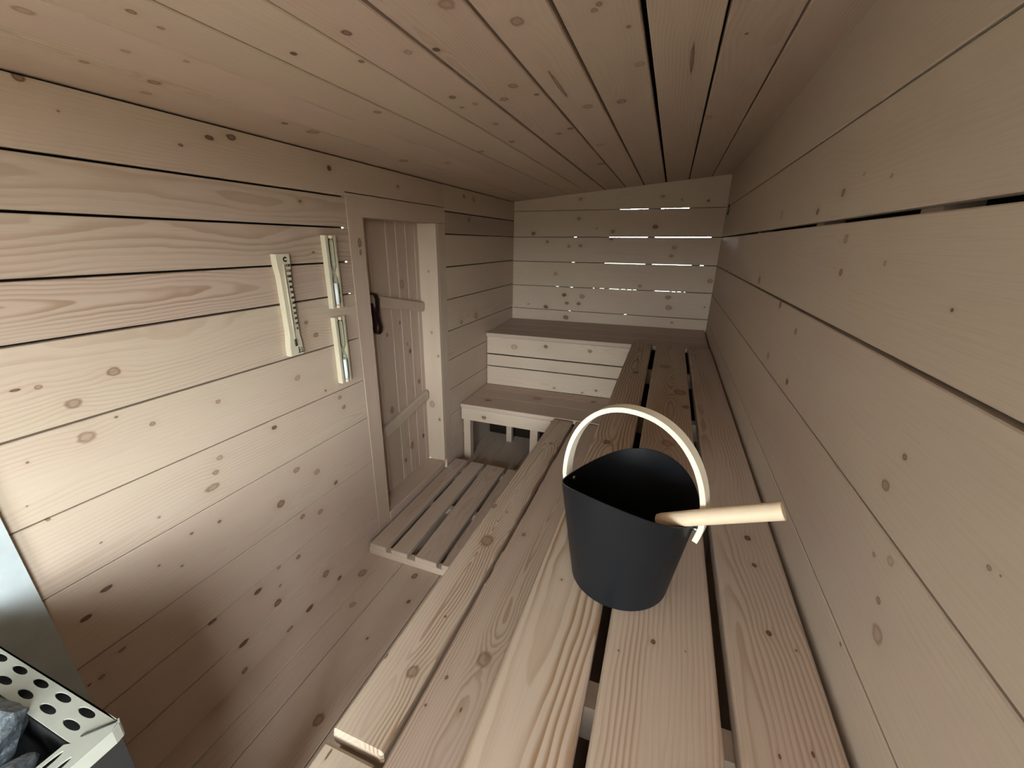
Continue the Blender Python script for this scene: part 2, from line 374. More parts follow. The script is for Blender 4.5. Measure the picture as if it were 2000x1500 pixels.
def prof(y0, y1, z0, z1, r, seg):
    pts = []
    for (cy, cz, a0) in ((y1 - r, z1 - r, 0), (y0 + r, z1 - r, 90), (y0 + r, z0 + r, 180), (y1 - r, z0 + r, 270)):
        for i in range(seg + 1):
            a = math.radians(a0 + 90.0 * i / seg)
            pts.append((cy + r * math.cos(a), cz + r * math.sin(a)))
    return pts

X, Y, Z = Vector((1, 0, 0)), Vector((0, 1, 0)), Vector((0, 0, 1))

def board(name, parent, O, U, V, u0, u1, va, vb, T, bev=0.003, seg=1, kn=None, look=None, ring=None, kpts=None, mat=None):
    """A board. O: world point of the surface frame; U: length; V: width; face normal U x V looks at the room.
    va = (v0, v1) at u0 and vb = (v0, v1) at u1. Mesh local X is the length, Y the width, Z the face normal."""
    U = U.normalized()
    N = U.cross(V).normalized()
    V = N.cross(U)
    uc = (u0 + u1) / 2
    vcen = (va[0] + va[1] + vb[0] + vb[1]) / 4
    org = O + U * uc + V * vcen
    L = (u1 - u0) / 2
    bev = min(bev, T * 0.45)
    rings = []
    eb = bev if seg > 1 else bev * 0.5
    for (x, ins) in ((-L, eb * 0.7), (-L + eb, 0), (L - eb, 0), (L, eb * 0.7)):
        f = (x + L) / (2 * L)
        y0 = va[0] + (vb[0] - va[0]) * f - vcen + ins
        y1 = va[1] + (vb[1] - va[1]) * f - vcen - ins
        rings.append([(x, p[0], p[1]) for p in prof(y0, y1, -T + ins, -ins, bev, seg)])
    n = len(rings[0])
    vs = [p for r in rings for p in r]
    fs = []
    for k in range(3):
        for i in range(n):
            j = (i + 1) % n
            fs.append([k * n + i, k * n + j, (k + 1) * n + j, (k + 1) * n + i])
    fs.append(list(range(n)))
    fs.append([3 * n + i for i in range(n)])
    mw = Matrix(((U.x, V.x, N.x, org.x), (U.y, V.y, N.y, org.y), (U.z, V.z, N.z, org.z), (0, 0, 0, 1)))
    o = obj(name, vs, fs, mat or PINE, parent, mw)
    o['seed'] = random.random()
    wd = va[1] - va[0]
    o['ring'] = ring or [random.uniform(-0.6, 0.6) * wd, random.uniform(-0.02, 0.09), random.uniform(-0.03, 0.03)]
    o['look'] = look or [random.uniform(0.15, 0.75), random.uniform(0.10, 0.38), random.uniform(0.95, 1.05)]
    pts = []
    for (P, r, d, asp) in (kpts or []):
        q = P - org
        a, b_ = q.dot(U), q.dot(V)
        f = (a + L) / (2 * L)
        y0 = va[0] + (vb[0] - va[0]) * f - vcen
        y1 = va[1] + (vb[1] - va[1]) * f - vcen
        if -L < a < L and y0 < b_ < y1:
            pts.append((r, a, b_, d, asp))
    pts.sort(reverse=True)
    if mat is None:
        o.data.materials[0] = PINES[min(k for k in NKS if k >= min(len(pts), NK))]
    for i in range(NK):
        if i < len(pts):
            r, a, b_, d, asp = pts[i]
            o['k%d' % i] = [a, b_, r, float(round(asp * 10)) + min(d, 0.98)]
        else:
            o['k%d' % i] = [0.0, 0.0, 0.0, 0.0]
    return o

def zc(x):                       # underside of the sloping ceiling
    return FZ + 0.312 + 0.0976 * (x + 1.311)

def K3(surface, fn):
    return [(fn(a, b), r * 0.85 / math.sqrt(min(asp, 2.5)), d, asp) for (a, b, r, d, asp) in KN[surface]]
KL = K3('left', lambda a, b: Vector((XL, a, b)))
KR = K3('right', lambda a, b: Vector((XR, a, b)))
KB = K3('back', lambda a, b: Vector((a, YB, b)))
KC = K3('ceil', lambda a, b: Vector((a, b, zc(a))))
KF = K3('floor', lambda a, b: Vector((a, b, 0)))
KU = K3('upper', lambda a, b: Vector((a, b, FZ - 0.65)))
KLO = K3('lower', lambda a, b: Vector((a, b, FZ - 1.11)))
KLL = K3('lowL', lambda a, b: Vector((a, b, FZ - 1.11)))
KRI = K3('riser', lambda a, b: Vector((a, 2.975, b)))
KFA = K3('fascia', lambda a, b: Vector((a, 2.492, b)))
KD = K3('door', lambda a, b: Vector((-1.434, a, b)))
KJ = K3('jamb', lambda a, b: Vector((a, 2.25, b)))

# ------------------------------------------------------------------ the shell
TP = 0.024                       # lining thickness
AIR = 0.020
# floor
fl = boxes('floor', [(XL - 0.25, XR + 0.1, YF - 0.1, YB + 0.1, -0.10, -0.030)], DARK)
tag(fl, 'pale pine plank floor running the length of the room', None, kind='structure')
fx = [XL - 0.02, -1.206, -1.096, -0.880, -0.67, -0.46, -0.25, -0.04, 0.17, XR + 0.02]
for i in range(len(fx) - 1):
    g = 0.0035 if i in (2, 3) else 0.0015
    board('floor_plank', fl, Vector((0, 0, 0)), Y, -X, YF, YB + 0.02, (-fx[i + 1] + g / 2, -fx[i] - g / 2), (-fx[i + 1] + g / 2, -fx[i] - g / 2), 0.028, 0.0025, kpts=KF,
          look=[random.uniform(0.6, 0.95), 0.22, 0.98])
# ceiling
cy0, cy1 = YF - 0.05, YB + 0.01
vs, fs = [], []
for x in (XL - 0.08, XR + 0.10):
    for y in (YF - 0.1, YB + 0.1):
        for dz in (0.045, 0.10):
            vs.append((x, y, zc(x) + dz))
cl = obj('ceiling', [Vector(v) - Vector((0, 0, FZ)) for v in vs], [(0, 1, 3, 2), (4, 6, 7, 5), (0, 4, 5, 1), (2, 3, 7, 6), (0, 2, 6, 4), (1, 5, 7, 3)], DARK, None, Matrix.Translation((0, 0, FZ)))
tag(cl, 'sloping ceiling of knotty pine planks', None, kind='structure')
cs = [(-1.328, .003), (-1.136, .004), (-0.978, .003), (-0.845, .006), (-0.693, .004), (-0.556, .009), (-0.403, .007), (-0.270, .008), (-0.115, .012), (0.041, .007), (0.190, .006), (0.340, .003)]
CS = Vector((1, 0, 0.0976)).normalized()
sc_ = math.sqrt(1 + 0.0976 ** 2)
for i in range(len(cs) - 1):
    a, b = (cs[i][0] + cs[i][1] / 2) * sc_, (cs[i + 1][0] - cs[i + 1][1] / 2) * sc_
    o = board('ceiling_plank', cl, Vector((0, 0, zc(0))), Y, CS, cy0, cy1, (a, b), (a, b), 0.022, 0.0025, kpts=KC,
              look=[random.uniform(0.4, 1.0), random.uniform(0.15, 0.35), random.uniform(0.94, 1.02)])

def gaps_to_boards(name, parent, O, U, V, u0, u1, edges, kp, T=TP, looks=None, flip=False):
    """edges: list of (v_at_u0, v_at_u1, gap_at_u0, gap_at_u1), bottom to top"""
    outp = []
    for i in range(len(edges) - 1):
        lo, hi = edges[i], edges[i + 1]
        va = (lo[0] + lo[2] / 2, hi[0] - hi[2] / 2)
        vb = (lo[1] + lo[3] / 2, hi[1] - hi[3] / 2)
        outp.append(board(name, parent, O, U, V, u0, u1, va, vb, T, 0.002, kpts=kp, look=looks[i] if looks else None))
    return outp

def E(v, g=0.005, g2=None, dv=0.0):
    return (FZ + v, FZ + v + dv, g, g if g2 is None else g2)

# left wall: planks between the front wall and the door, above the door, and beyond it
bx0, bx1 = XL - TP - AIR - 0.03, XL - TP - AIR
wl = boxes('wall_left', [(bx0, bx1, YF - 0.1, 1.532, 0, FZ + 0.42), (bx0, bx1, 1.578, 1.592, 0, FZ + 0.42), (bx0, bx1, 1.532, 1.578, FZ + 0.10, FZ + 0.42), (bx0, bx1, 1.532, 1.578, 0, FZ - 0.75),
                          (bx0, bx1, 1.588, 2.28, FZ + 0.10, FZ + 0.42), (bx0, bx1, 2.2755, YB + 0.1, 0, FZ + 0.42)], DARK)
tag(wl, 'left wall of wide horizontal pine planks with dark gaps', None, kind='structure')
OL = Vector((XL, 0, 0))
el = [E(-1.585, 0), E(-1.412, .002), E(-1.242, .002), E(-1.055, .0025, .002, -.03), E(-.838, .004, .0025), E(-.643, .005, .003), E(-.436, .006, .005), E(-.233, .007, .006), E(-.098, .007, .006), E(.040, .0075, .006), E(.161, .008, .006)]
looks_l = [[.7, .15, .98], [.75, .12, .98], [.7, .15, 1.0], [.5, .18, 1.02], [.3, .30, 1.04], [.25, .28, 1.05], [.2, .35, 1.04], [.75, .95, .95], [.65, .65, .93], [.6, .45, .90]]
gaps_to_boards('wall_plank', wl, OL, Y, Z, YF, 1.5235, el, KL, looks=looks_l)
board('wall_plank', wl, OL, Y, Z, YF, 1.5235, (FZ + .165, FZ + .306), (FZ + .164, FZ + .306), TP, 0.002, kpts=KL, look=[.6, .2, .95])
board('wall_plank', wl, OL, Y, Z, 1.5235, 2.362, (FZ + .182, FZ + .306), (FZ + .182, FZ + .306), TP, 0.002, kpts=KL, look=[.6, .2, .95])
er = [E(-1.585, 0), E(-1.36, .003), E(-1.16, .003), E(-.972, .004, None, -.02), E(-.763, .004), E(-.567, .005), E(-.364, .005), E(-.162, .006, .005), E(.032, .006, .004), E(.161, .006), E(.309, .004)]
looks_r = [None] * 8 + [[1.0, .4, .80]] + [None]
gaps_to_boards('wall_plank', wl, OL, Y, Z, 2.357, YB, er, KL, looks=looks_r)

# right wall
w0 = WIN
bx = (XR + TP + 0.05, XR + TP + 0.08)
wr_ = boxes('wall_right', [bx + (w0['y1'], YB + 0.1, 0, FZ + 0.55), bx + (YF - .1, w0['y0'], 0, FZ + 0.55), bx + (w0['y0'], w0['y1'], 0, w0['z0']), bx + (w0['y0'], w0['y1'], w0['z1'], FZ + 0.55)], DARK)
tag(wr_, 'right wall of very wide horizontal pine planks', None, kind='structure')
OR = Vector((XR, 0, 0))
eR = [E(-1.585, 0), E(-1.36, .004), E(-1.155, .004), E(-.95, .004), E(-.76, .004), E(-.571, .0035, .0055), E(-.368, .003, .004), E(-.154, .004, .008), E(.051, .006, .011), E(.252, .004, .005), E(.490, .003, .003)]
gaps_to_boards('wall_plank', wr_, OR, -Y, Z, -YB - 0.01, -(w0['y1'] + .05), eR, KR, looks=[[random.uniform(.3, .6), random.uniform(.06, .14), .96] for _ in range(10)])
for y in (0.825, 1.345, 2.2):
    boxes('wall_stud', [(XR + TP + 0.001, XR + TP + 0.045, y - 0.03, y + 0.03, 0, FZ + 0.5)], PALE, wr_)
# knot hole near the far corner; a pale metal disc imitates daylight through it
vs, fs = [], []
n = 20
for k, (ra, rb, dx) in enumerate(((.022, .036, 0.0), (.020, .034, -.005), (.012, .022, -.004), (.010, .020, .002))):
    for i in range(n):
        a = 2 * math.pi * i / n
        vs.append((dx, ra * math.cos(a), rb * math.sin(a)))
for k in range(3):
    for i in range(n):
        j = (i + 1) % n
        fs.append((k * n + i, k * n + j, (k + 1) * n + j, (k + 1) * n + i))
kh = obj('knot_hole_rim', vs, fs, LEATHER, wr_, Matrix.Translation((XR - 0.001, 3.40, FZ + 0.228)))
obj('knot_hole_daylight', [(-.003, .0105 * math.cos(2 * math.pi * i / n), .0205 * math.sin(2 * math.pi * i / n)) for i in range(n)] + [(-.006, 0, 0)],
    [(i, (i + 1) % n, n) for i in range(n)], CHROME, wr_, Matrix.Translation((XR - 0.001, 3.40, FZ + 0.228)))

# back wall: planks with open joints, sheathing behind them left open where daylight shows
bz = [(.236, .256), (.031, .052), (-.167, -.152), (-.371, -.356), (-.573, -.561)]
gp = [.0045, .006, .0065, .006, .0055]
OB = Vector((0, YB, 0))
XA, XB_ = XL - 0.005, XR + 0.025
def zb(k, x):
    f = (x - XL) / (XR - XL)
    return FZ + bz[k][0] + (bz[k][1] - bz[k][0]) * f
eb_ = [E(-1.585, 0), E(-1.38, .003), E(-1.17, .003), E(-.97, .003), E(-.775, .004)]
for k in (4, 3, 2, 1, 0):
    eb_.append((FZ + bz[k][0], FZ + bz[k][1], gp[k] * 0.55, gp[k] * 0.8))
eb_.append((zc(XL) + .004, zc(XR) + .004, 0, 0))
slits = {0: [(-.437, -.223), (-.130, .07)], 1: [(-.79, -.768), (-.50, -.204), (-.150, .252)], 2: [(-.795, -.77), (-.52, -.198), (-.147, .145), (.205, .232)],
         3: [(-.92, -.897), (-.795, -.772), (-.60, -.588), (-.540, -.505), (-.462, -.385), (-.365, -.33), (-.318, -.285), (-.27, -.245), (-.100, .012), (.03, .055), (.07, .095), (.12, .13)], 4: [(-.80, -.78), (-.32, -.30)]}
bl = []
ys0, ys1 = YB + TP + 0.002, YB + TP + 0.012
zs = [0.0] + [None] * 5
lev = [(FZ + (bz[k][0] + bz[k][1]) / 2) for k in (4, 3, 2, 1, 0)]
prev = 0.0
for z in lev:
    bl.append((XL - .1, XR + .1, ys0, ys1, prev, z - 0.024))
    prev = z + 0.024
bl.append((XL - .1, XR + .1, ys0, ys1, prev, FZ + 0.56))
for q, k in enumerate((4, 3, 2, 1, 0)):
    xs = XL - .1
    for (a, b) in slits[k]:
        bl.append((xs, a, ys0, ys1, lev[q] - 0.024, lev[q] + 0.024)); xs = b
    bl.append((xs, XR + .1, ys0, ys1, lev[q] - 0.024, lev[q] + 0.024))
wbk = boxes('wall_back', bl, DARK)
tag(wbk, 'far end wall of pine planks with daylight slits between them', None, kind='structure')
looks_b = [[random.uniform(.15, .6), random.uniform(.08, .2), random.uniform(.95, 1.0)] for _ in range(len(eb_) - 1)]
gaps_to_boards('wall_plank', wbk, OB, X, Z, XA, XB_, [(a, b, c, d) for (a, b, c, d) in eb_], KB, looks=looks_b)

# front wall behind the camera, and the right wall around its window
g0 = ADDED_DOORWAY
fwb = [(XL - .1, g0['x0'], YF - .06, YF, 0, FZ + .56), (g0['x1'], XR + .1, YF - .06, YF, 0, FZ + .56), (g0['x0'], g0['x1'], YF - .06, YF, 0, g0['z0']), (g0['x0'], g0['x1'], YF - .06, YF, g0['z1'], FZ + .56)]
wf = boxes('wall_front', fwb, PALE)
tag(wf, 'front wall behind the camera with a doorway added for light', None, kind='structure')
q0, q1 = w0['y0'] - .05, w0['y1'] + .05
boxes('lining_panel', [(XR, XR + TP, YF, q0, 0, FZ + .5), (XR, XR + TP, q0, q1, 0, w0['z0'] - .05), (XR, XR + TP, q0, q1, w0['z1'] + .05, FZ + .5)], PALE, wr_)
f0, f1 = XR - .012, XR + .075
wn = boxes('window_1', [(f0, f1, q0, w0['y0'], w0['z0'] - .05, w0['z1'] + .05), (f0, f1, w0['y1'], q1, w0['z0'] - .05, w0['z1'] + .05),
                        (f0, f1, w0['y0'], w0['y1'], w0['z0'] - .05, w0['z0']), (f0, f1, w0['y0'], w0['y1'], w0['z1'], w0['z1'] + .05)], PALE)
tag(wn, 'wooden window frame in the right wall', None, kind='structure')

# ------------------------------------------------------------------ door and its frame
tr = empty('trim_1', (XL, 1.94, 0))
tag(tr, 'pale wooden door frame around the plank door', None, kind='structure')
KT = [(Vector((XL, 1.585, FZ + z)), r, d, 1.5) for z, r, d in ((-.02, .012, .7), (-.06, .008, .7))]
board('side_casing', tr, Vector((XL + .0015, 0, 0)), Z, -Y, 0.0, FZ + .088, (-1.617, -1.522), (-1.621, -1.522), .022, .0012, kpts=KT, look=[.5, .5, 1.0])
board('side_casing', tr, Vector((XL + .0015, 0, 0)), Z, -Y, 0.0, FZ + .088, (-2.350, -2.2775), (-2.360, -2.2775), .022, .0012, look=[.5, .2, .97])
board('header', tr, Vector((XL + .0015, 0, 0)), Y, Z, 1.522, 2.362, (FZ + .087, FZ + .178), (FZ + .089, FZ + .178), .022, .0012, look=[.6, .3, .97])
board('jamb', tr, Vector((0, 2.250, 0)), Z, -X, .115, FZ + .088, (-XL - .0015, 1.475), (-XL - .0015, 1.475), .028, .0008, kpts=KJ, look=[.15, .25, 1.05])
board('jamb', tr, Vector((0, 1.616, 0)), Z, X, .115, FZ + .088, (-1.475, XL - .021), (-1.475, XL - .021), .026, .002, look=[.4, .25, 1.0])
board('jamb', tr, Vector((0, 0, FZ + .089)), Y, X, 1.592, 2.278, (-1.475, XL - .021), (-1.475, XL - .021), .028, .002, look=[.5, .25, 1.0])
board('sill', tr, Vector((0, 0, FZ - 1.460)), Y, -X, 1.619, 2.247, (-XL - .004, 1.475), (-XL - .004, 1.475), .115, .004, look=[.75, .25, 1.0])

dr = empty('door_1', (-1.434, 1.94, FZ - 1.46))
tag(dr, 'narrow plank door with two slanted battens and a leather pull', None, kind='structure')
OD = Vector((-1.434, 0, 0))
ds = [1.600, 1.800, 1.942, 2.030, 2.122, 2.210, 2.268]
for i in range(len(ds) - 1):
    board('door_board', dr, OD, Z, -Y, FZ - 1.462, FZ + .10, (-ds[i + 1] + .0008, -ds[i] - .0008), (-ds[i + 1] + .0008, -ds[i] - .0008), .022, .0045, kpts=KD,
          look=[random.uniform(.5, .9), random.uniform(.15, .4), .97])
def batten(ya, za, yb_, zb_, w):
    a, b = Vector((-1.404, ya, FZ + za)), Vector((-1.404, yb_, FZ + zb_))
    d = (b - a)
    V = X.cross(d.normalized())
    return board('batten', dr, a, d, V, 0, d.length, (-w / 2, w / 2), (-w / 2 * .85, w / 2 * .85), .030, .006, 2, look=[.45, .2, 1.0])
batten(1.66, -.285, 2.236, -.398, .066)
batten(1.63, -1.075, 2.236, -.975, .070)
# leather pull: a looped strap
path = [(1.757, -.262), (1.772, -.268), (1.781, -.292), (1.780, -.33), (1.777, -.37), (1.782, -.41), (1.788, -.44), (1.784, -.462), (1.772, -.470), (1.760, -.462), (1.757, -.44), (1.761, -.41), (1.758, -.37), (1.752, -.33), (1.748, -.31)]
vs, fs = [], []
for i, (y, z) in enumerate(path):
    y = 1.745 + (y - 1.765) * 1.5
    p0, p1 = path[max(0, i - 1)], path[min(len(path) - 1, i + 1)]
    t_ = Vector((0, p1[0] - p0[0], p1[1] - p0[1])).normalized()
    nn = Vector((0, -t_.z, t_.y)) * 0.0042
    for dx, s_ in ((.000, 1), (.020, 1), (.020, -1), (.000, -1)):
        vs.append(Vector((-1.398 + dx, y, FZ + z)) + nn * s_)
for i in range(len(path) - 1):
    for j in range(4):
        k = (j + 1) % 4
        fs.append((i * 4 + j, i * 4 + k, i * 4 + 4 + k, i * 4 + 4 + j))
fs += [(0, 1, 2, 3), tuple(len(vs) - 4 + i for i in range(4))]
st = obj('strap_handle', vs, fs, LEATHER, dr)
st['label'] = 'dark leather strap pull'

# heat shield panel on the left wall beside the heater
pn = obj('heat_shield_panel', [(x, y + (.033 if (y > 0 and z < 0.1) else 0), z) for x in (0, .012) for y in (YF + .01, .312) for z in (0.001, 1.62)],
         [(0, 1, 3, 2), (4, 6, 7, 5), (0, 4, 5, 1), (2, 3, 7, 6), (0, 2, 6, 4), (1, 5, 7, 3)], CEMENT, None, Matrix.Translation((XL + .001, 0, 0)))
tag(pn, 'grey cement heat shield panel on the plank wall behind the heater', 'panel')

# ------------------------------------------------------------------ benches
BT, BB = 0.042, 0.008
def bench_plank(parent, z, y0, y1, xa, xb, knots, look, T=BT, ring=None):
    """plank along Y; xa=(x0,x1) at y0, xb at y1"""
    return board('bench_plank', parent, Vector((0, 0, z)), Y, -X, y0, y1, (-xa[1], -xa[0]), (-xb[1], -xb[0]), T, BB, 3, kpts=knots, look=look, ring=ring)

ZU, ZL = FZ - .65, FZ - 1.11
ub = empty('upper_bench', (0.07, 1.3, 0))
tag(ub, 'long upper bench of three thick pine planks along the right wall, under the black bucket', 'bench')
bench_plank(ub, ZU, -.25, 2.945, (-.176, -.034), (-.186, -.055), KU, [.35, 1.4, 1.0], ring=[.01, .015, -.028])
bench_plank(ub, ZU, -.25, 2.945, (-.020, .153), (-.027, .154), KU, [.55, .9, 1.0], ring=[-.01, .02, .022])
bench_plank(ub, ZU, -.25, 2.945, (.173, .309), (.173, .311), KU, [.7, .8, .98], ring=[.05, .03, .012])
for y in (.49, 1.72, 2.42, -.2):
    boxes('bearer', [(-.150, XR - .006, y - .022, y + .022, ZU - BT - .075, ZU - BT - .001)], PALE, ub)
for y in (.49, 1.72, 2.42):
    for x in (-.145, .265):
        boxes('leg', [(x, x + .045, y - .02, y + .02, 0.001, ZU - BT - .076)], PALE, ub)

for z0, z1 in ((.02, .20), (.206, .40), (.475, .62), (.626, .76), (.766, ZU - BT - .002)):  # unseen boards added to keep light out from under the bench
    board('riser_board', ub, Vector((-.155, 0, 0)), -Y, Z, -2.94, .24, (z0, z1), (z0, z1), .02, .002, look=[.4, .2, 1.0])
board('light_block_panel', ub, Vector((0, -.245, 0)), X, Z, -.152, XR - .006, (.02, ZU - BT - .002), (.02, ZU - BT - .002), .02, .002, look=[.4, .2, 1.0])  # unseen closure added to block light at the near end

lb = empty('lower_bench', (-.45, 1.1, 0))
tag(lb, 'long lower step bench of pine planks in front of the upper bench', 'bench')
bench_plank(lb, ZL, .478, 2.468, (-.617, -.474), (-.602, -.472), KLO, [.3, 1.3, 1.03], ring=[.0, .01, .035])
bench_plank(lb, ZL - .006, -.05, .462, (-.622, -.474), (-.617, -.474), KLO, [.3, .35, .98])
bench_plank(lb, ZL, -.05, 2.474, (-.461, -.300), (-.455, -.300), KLO, [.6, .8, .98], ring=[-.03, .02, -.02])
bench_plank(lb, ZL, -.05, 2.474, (-.290, -.180), (-.290, -.180), KLO, [.6, .3, .98])
for y in (.47, 1.45, 2.36, 0.02):
    boxes('bearer', [(-.60, -.185, y - .03, y + .03, ZL - BT - .065, ZL - BT - .001 - .006)], PALE, lb)
    for x in (-.595, -.235):
        boxes('leg', [(x, x + .045, y - .022, y + .022, 0.001, ZL - BT - .066)], PALE, lb)

# corner bench along the far wall, upper tier
cbn = empty('corner_upper_bench', (-.5, 3.25, 0))
tag(cbn, 'upper corner bench against the far wall, with planked riser below its seat', 'bench')
P0 = Vector((-1.306, 2.957, FZ - .690))
U2 = Vector((1.62, 0, .026))
V2 = Vector((0, .612, .021))
ln = 1.615
for a, b in ((0.0, .195), (.198, .385), (.388, .611)):
    board('bench_plank', cbn, P0, U2, V2, 0, ln, (a, b), (a, b), .030, .004, 2, look=[.75, .2, .93])
OV = Vector((0, 2.976, 0))
for (z0, z1, z0b, z1b) in ((-.858, -.722, -.845, -.706), (-.958, -.868, -.944, -.853), (-1.118, -.966, -1.10, -.952)):
    board('riser_board', cbn, OV, X, Z, -1.304, -.10, (FZ + z0, FZ + z1), (FZ + z0b, FZ + z1b), .022, .002, kpts=KRI, look=[.25, .25, 1.05])
boxes('riser_shade_sheet', [(-1.30, .30, 3.02, 3.04, 0.001, FZ - .735)], DARK, cbn)  # dark sheet added as the shade behind the riser and under the bench

# corner bench, lower tier
cb2 = empty('corner_lower_bench', (-.75, 2.7, 0))
tag(cb2, 'lower corner bench on wooden legs below the far upper bench', 'bench')
P1 = Vector((-1.304, 2.490, FZ - 1.120))
U3 = Vector((1.0, 0, .012))
V3 = Vector((0, .48, .004))
for a, b in ((0.0, .196), (.199, .358), (.361, .482)):
    board('bench_plank', cb2, P1, U3, V3, 0, 1.115, (a, b), (a, b), .030, .004, 2, kpts=KLL, look=[.7, .22, .96])
board('fascia', cb2, Vector((0, 2.496, 0)), X, Z, -1.300, -.625, (FZ - 1.243, FZ - 1.151), (FZ - 1.238, FZ - 1.145), .028, .003, 2, kpts=KFA, look=[.2, .25, 1.03])
for (x0, x1, y0, y1) in ((-1.298, -1.245, 2.526, 2.576), (-.78, -.725, 2.526, 2.576), (-1.10, -1.055, 2.90, 2.945)):
    boxes('leg', [(x0, x1, y0, y1, 0.001, FZ - 1.152)], PALE, cb2)

# duckboard in front of the door
db = empty('duckboard', (-1.02, 1.9, 0))
tag(db, 'slatted pine duckboard on the floor in front of the door', 'duckboard')
for (a0, a1, b0, b1) in ((-1.292, -1.192, -1.300, -1.202), (-1.160, -1.064, -1.172, -1.072), (-1.018, -.895, -1.049, -.912), (-.868, -.76, -.888, -.76), (-.735, -.64, -.735, -.64)):
    board('slat', db, Vector((0, 0, .070)), Y, -X, 1.412, 2.385, (-a1, -a0), (-b1, -b0), .030, .004, 2, look=[.55, .5, .95])
for y in (1.436, 1.88, 2.34):
    board('bearer', db, Vector((0, 0, .039)), X, Y, -1.300, -.63, (y - .02, y + .02), (y - .02, y + .02), .038, .002, look=[.4, .4, 1.0])

# ------------------------------------------------------------------ thermometer and sand timers on the left wall
th = empty('sauna_thermometer', (XL, 1.145, FZ - .425))
tag(th, 'tall pale wooden sauna thermometer with printed scale and black bulb on the left wall', 'thermometer')
n = 28
vs, fs = [], []
ztop, zbot, yc_ = FZ - .058, FZ - .424, 1.150
def half(f):
    d = abs(f - .5) * 2
    return .0255 + .0065 * max(0, min(1, (d - .55) / .25)) ** 1.2
for i in range(n + 1):
    f = i / n
    z = zbot + (ztop - zbot) * f
    h = half(f)
    for (x, s_) in ((0.001, -1), (.019, -1), (.022, -.86), (.022, .86), (.019, 1), (0.001, 1)):
        vs.append((XL + x, yc_ + h * s_, z))
for i in range(n):
    for j in range(6):
        k = (j + 1) % 6
        fs.append((i * 6 + j, i * 6 + k, i * 6 + 6 + k, i * 6 + 6 + j))
fs += [tuple(range(6)), tuple(n * 6 + j for j in range(6))]
bbd = obj('backboard', vs, fs, ASPEN, th)
fx_ = XL + .0225

def cyl(name, p0, p1, r0, r1, mat, parent, n=14, smooth=True):
    p0, p1 = Vector(p0), Vector(p1)
    d = (p1 - p0).normalized()
    a = d.orthogonal().normalized(); b = d.cross(a)
    vs = [p + (a * math.cos(2 * math.pi * i / n) + b * math.sin(2 * math.pi * i / n)) * r for p, r in ((p0, r0), (p1, r1)) for i in range(n)]
    fs = [(i, (i + 1) % n, n + (i + 1) % n, n + i) for i in range(n)] + [tuple(range(n)), tuple(range(n, 2 * n))]
    o = obj(name, vs, fs, mat, parent)
    if smooth:
        for p in o.data.polygons: p.use_smooth = len(p.vertices) == 4
    return o
tub = cyl('tube', (fx_ + .002, yc_ - .004, zbot + .055), (fx_ + .002, yc_ - .004, ztop - .035), .0022, .0022, ASPEN, th)

cyl('bulb', (fx_ + .004, yc_ - .004, zbot + .036), (fx_ + .004, yc_ - .004, zbot + .062), .0036, .0036, INK, tub)
obj('bulb_shine', [(fx_ + .0005, yc_ + dy, zbot + dz) for dy, dz in ((.001, .034), (.006, .030), (.006, .058), (.001, .066))], [(0, 1, 2, 3)], SAND, tub)  # highlight beside the bulb drawn as a flat white patch

def text_mesh(body, size):
    cu = bpy.data.curves.new('lettering', 'FONT')
    cu.body = body; cu.size = size; cu.align_x = 'CENTER'; cu.align_y = 'CENTER'; cu.extrude = 0.0002; cu.resolution_u = 2
    o = bpy.data.objects.new('lettering', cu)
    COL.objects.link(o)
    dg = bpy.context.evaluated_depsgraph_get()
    me = bpy.data.meshes.new_from_object(o.evaluated_get(dg))
    vs = [v.co.copy() for v in me.vertices]
    fs = [tuple(p.vertices) for p in me.polygons]
    bpy.data.objects.remove(o, do_unlink=True)
    return vs, fs
def letters(name, items, parent, bold=0.0):
    vs, fs = [], []
    for (body, size, y, z) in items:
        v, f = text_mesh(body, size)
        offs = [(0, 0)] if not bold else [(0, 0), (bold, 0), (-bold, 0), (0, bold), (0, -bold)]
        for (oy, oz) in offs:
            k = len(vs)
            vs += [(fx_ + .0006 + p.z, y + p.x + oy, z + p.y + oz) for p in v]
            fs += [tuple(k + i for i in t) for t in f]
    return obj(name, vs, fs, INK, parent)
letters('unit_letter', [('C', .022, yc_ + .006, ztop - .019)], bbd, .0013)
items, ticks = [], []
for i in range(13):
    z = ztop - .039 - i * .0190
    items.append((str(120 - 10 * i), .0125, yc_ + .0155, z))
    ticks.append((fx_ + .0002, fx_ + .0006, yc_ + .003, yc_ + .008, z - .0005, z + .0005))
    ticks.append((fx_ + .0002, fx_ + .0006, yc_ + .003, yc_ + .0055, z - .0100, z - .0093))
letters('scale_numbers', items, bbd, .0006)
ticks.append((fx_ + .0002, fx_ + .0006, yc_ + .003, yc_ + .0036, ztop - .039 - 12.4 * .0190, ztop - .036))
boxes('scale_ticks', ticks, INK, bbd)
em = []
for (a, b, c, d) in ((.004, .026, .006, .0085), (.007, .010, .006, .030), (.010, .022, .0165, .0185), (.0215, .0235, .006, .0255), (.012, .0225, .024, .0258), (.018, .0235, .009, .0115), (.011, .013, .010, .019)):
    em.append((fx_ + .0002, fx_ + .0006, yc_ + a, yc_ + b, zbot + c, zbot + d))
boxes('emblem', em, INK, bbd)

